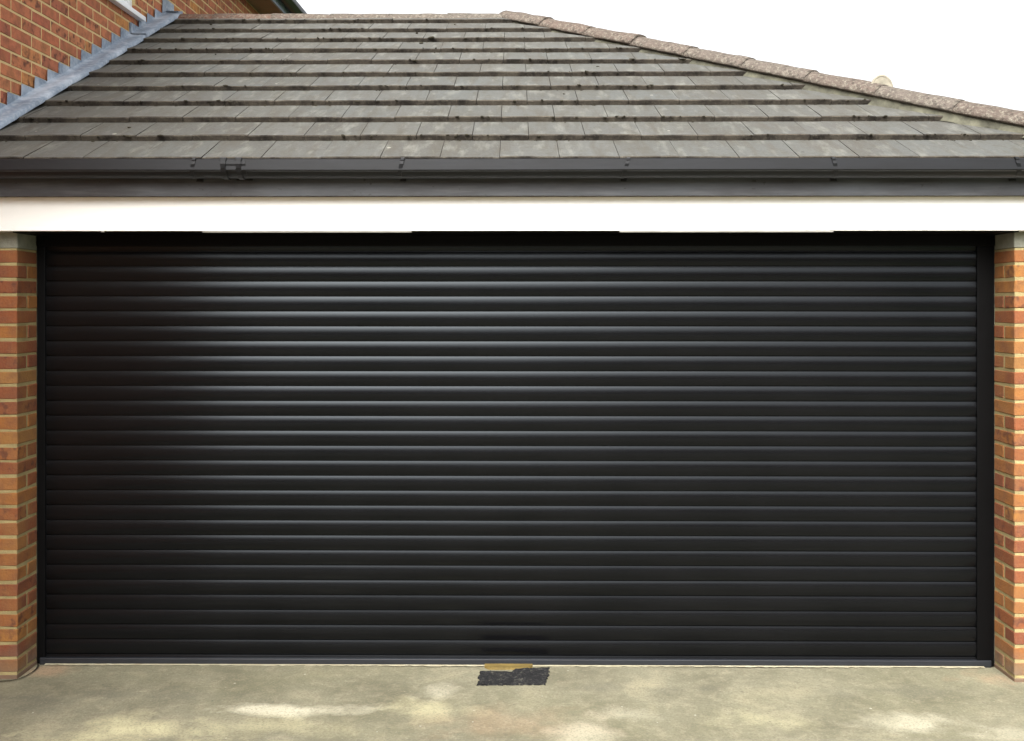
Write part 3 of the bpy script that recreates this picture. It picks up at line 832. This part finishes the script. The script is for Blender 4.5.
# curved crack in the concrete round the foot of the left pier
bm = bmesh.new(); P_c = [(-2.60, -0.052), (-2.52, -0.046), (-2.47, -0.036), (-2.44, -0.012), (-2.425, 0.03), (-2.418, 0.08), (-2.42, 0.13), (-2.432, 0.175), (-2.45, 0.205)]
L1 = []; 
for i, (x, y) in enumerate(P_c):
    w_ = 0.004 + rnd.uniform(-.001, .002); a_ = Vector(P_c[min(i + 1, 8)]) - Vector(P_c[max(i - 1, 0)]); nn_ = Vector((-a_.y, a_.x)).normalized() * w_
    L1.append((bm.verts.new((x + nn_.x, y + nn_.y, 0.0022)), bm.verts.new((x - nn_.x, y - nn_.y, 0.0022))))
for i in range(8): bm.faces.new((L1[i][0], L1[i][1], L1[i + 1][1], L1[i + 1][0]))
crack = obj('crack', bm, M['moss'], bpy.data.objects['driveway'])
# ochre strip
bm = bmesh.new()
n = 16
for side_ in (0,):
    a = []; b = []; c = []; d = []
    for i in range(n + 1):
        xx = -0.150 + 0.245 * i / n; e = min(1, min(i, n - i) / 2.0 + 0.3)
        a.append(bm.verts.new((xx, YD - 0.027, 0.0035))); b.append(bm.verts.new((xx, YD - 0.027 - 0.045 * e + rnd.uniform(-.002, .002), 0.007 + rnd.uniform(0, .001))))
        c.append(bm.verts.new((xx, YD - 0.031 - 0.045 * e, -0.004))); d.append(bm.verts.new((xx, YD - 0.028, 0.012)))
    for i in range(n):
        bm.faces.new((c[i], c[i + 1], b[i + 1], b[i])); bm.faces.new((b[i], b[i + 1], d[i + 1], d[i]))
o = obj('timber_strip', bm, M['ochre']); tag(o, 'short ochre strip wedged between the door bottom and the black patch', 'strip')

# ================================================================== ACROSS THE ROAD (unseen houses, added for the door to reflect)
def reflection_house(x, w, d, h, rise, label):
    T = thing('brick_house', label, 'house', (x, -36, 0))
    bm = bmesh.new(); box(bm, -w / 2, w / 2, -d / 2, d / 2, -0.03, h); obj('wall', bm, M['brick_house'], T)
    bm = bmesh.new(); e = 0.35
    P = [(-w / 2 - e, d / 2 + e, h + .01), (w / 2 + e, d / 2 + e, h + .01), (w / 2 + e, -d / 2 - e, h + .01), (-w / 2 - e, -d / 2 - e, h + .01), (-w / 2 - e, 0, h + rise), (w / 2 + e, 0, h + rise)]
    v = [bm.verts.new(p) for p in P]
    for q in ((0, 1, 5, 4), (2, 3, 4, 5), (0, 4, 3), (1, 2, 5), (3, 2, 1, 0)): bm.faces.new([v[i] for i in q])
    obj('roof', bm, M['darkroof'], T)
    for wx in (-w * .3, w * .3):
        for wz in (1.0, 3.6):
            bm = bmesh.new()
            for (a, b, c_, d_) in ((-.8, .8, 0, .07), (-.8, .8, 1.13, 1.2), (-.8, -.73, .07, 1.13), (.73, .8, .07, 1.13), (-.035, .035, .07, 1.13)): box(bm, wx + a, wx + b, d / 2 - .02, d / 2 + .03, wz + c_, wz + d_)
            f = obj('window', bm, M['upvc'], T)
            bm = bmesh.new(); box(bm, wx - .73, wx + .73, d / 2 + .002, d / 2 + .012, wz + .07, wz + 1.13); obj('pane', bm, M['glass'], f)
    bm = bmesh.new(); box(bm, -.48, .48, d / 2 + .001, d / 2 + .04, 0, 2.1, 0, .01); obj('door', bm, M['gutter'], T)
for i, (x, lb) in enumerate(((-19, 'leftmost'), (-6.5, 'second from left'), (6, 'third from left'), (18.5, 'rightmost'))):
    reflection_house(x, 9.5, 8, 5.2, 2.9, 'unseen brick house across the road, added for the door to reflect, ' + lb + ' of the four')

# ================================================================== WORLD, SUN, CAMERA
w = bpy.data.worlds.new('World'); sc.world = w; w.use_nodes = True
nt = w.node_tree; bg = nt.nodes['Background']
sky = nt.nodes.new('ShaderNodeTexSky'); sky.sky_type = 'NISHITA'; sky.sun_disc = False
SUN_EL, SUN_AZ = 43, 193     # azimuth clockwise from +Y; sun stands behind the camera, to its right
sky.sun_elevation = R(SUN_EL); sky.sun_rotation = R(SUN_AZ); sky.dust_density = 5.0; sky.air_density = 1.0; sky.ozone_density = 1.0
hs = nt.nodes.new('ShaderNodeHueSaturation'); hs.inputs['Saturation'].default_value = 0.12
nt.links.new(sky.outputs[0], hs.inputs['Color']); nt.links.new(hs.outputs[0], bg.inputs['Color'])
bg.inputs['Strength'].default_value = 0.15
L = bpy.data.lights.new('sun', 'SUN'); L.energy = 1.6; L.angle = R(48); L.color = (1.0, 0.975, 0.93)
lo = bpy.data.objects.new('sun', L); C.objects.link(lo)
d = Vector((math.sin(R(SUN_AZ)) * math.cos(R(SUN_EL)), math.cos(R(SUN_AZ)) * math.cos(R(SUN_EL)), math.sin(R(SUN_EL))))
lo.rotation_euler = (-d).to_track_quat('-Z', 'Y').to_euler(); lo.location = d * 30

cam = bpy.data.cameras.new('camera'); co = bpy.data.objects.new('camera', cam); C.objects.link(co); sc.camera = co
YAW = 0.5
co.location = (0, -5.07, 1.845); co.rotation_euler = (R(90), 0, R(YAW))
cam.sensor_width = 36; cam.lens = 1030 / 1024 * 36
cam.shift_x = (512 - 505) / 1024; cam.shift_y = (305 - 370.5) / 1024
cam.clip_start = 0.05; cam.clip_end = 1000
sc.view_settings.view_transform = 'Standard'; sc.view_settings.look = 'None'
sc.view_settings.exposure = 1.35; sc.view_settings.gamma = 1; sc.view_settings.use_curve_mapping = False
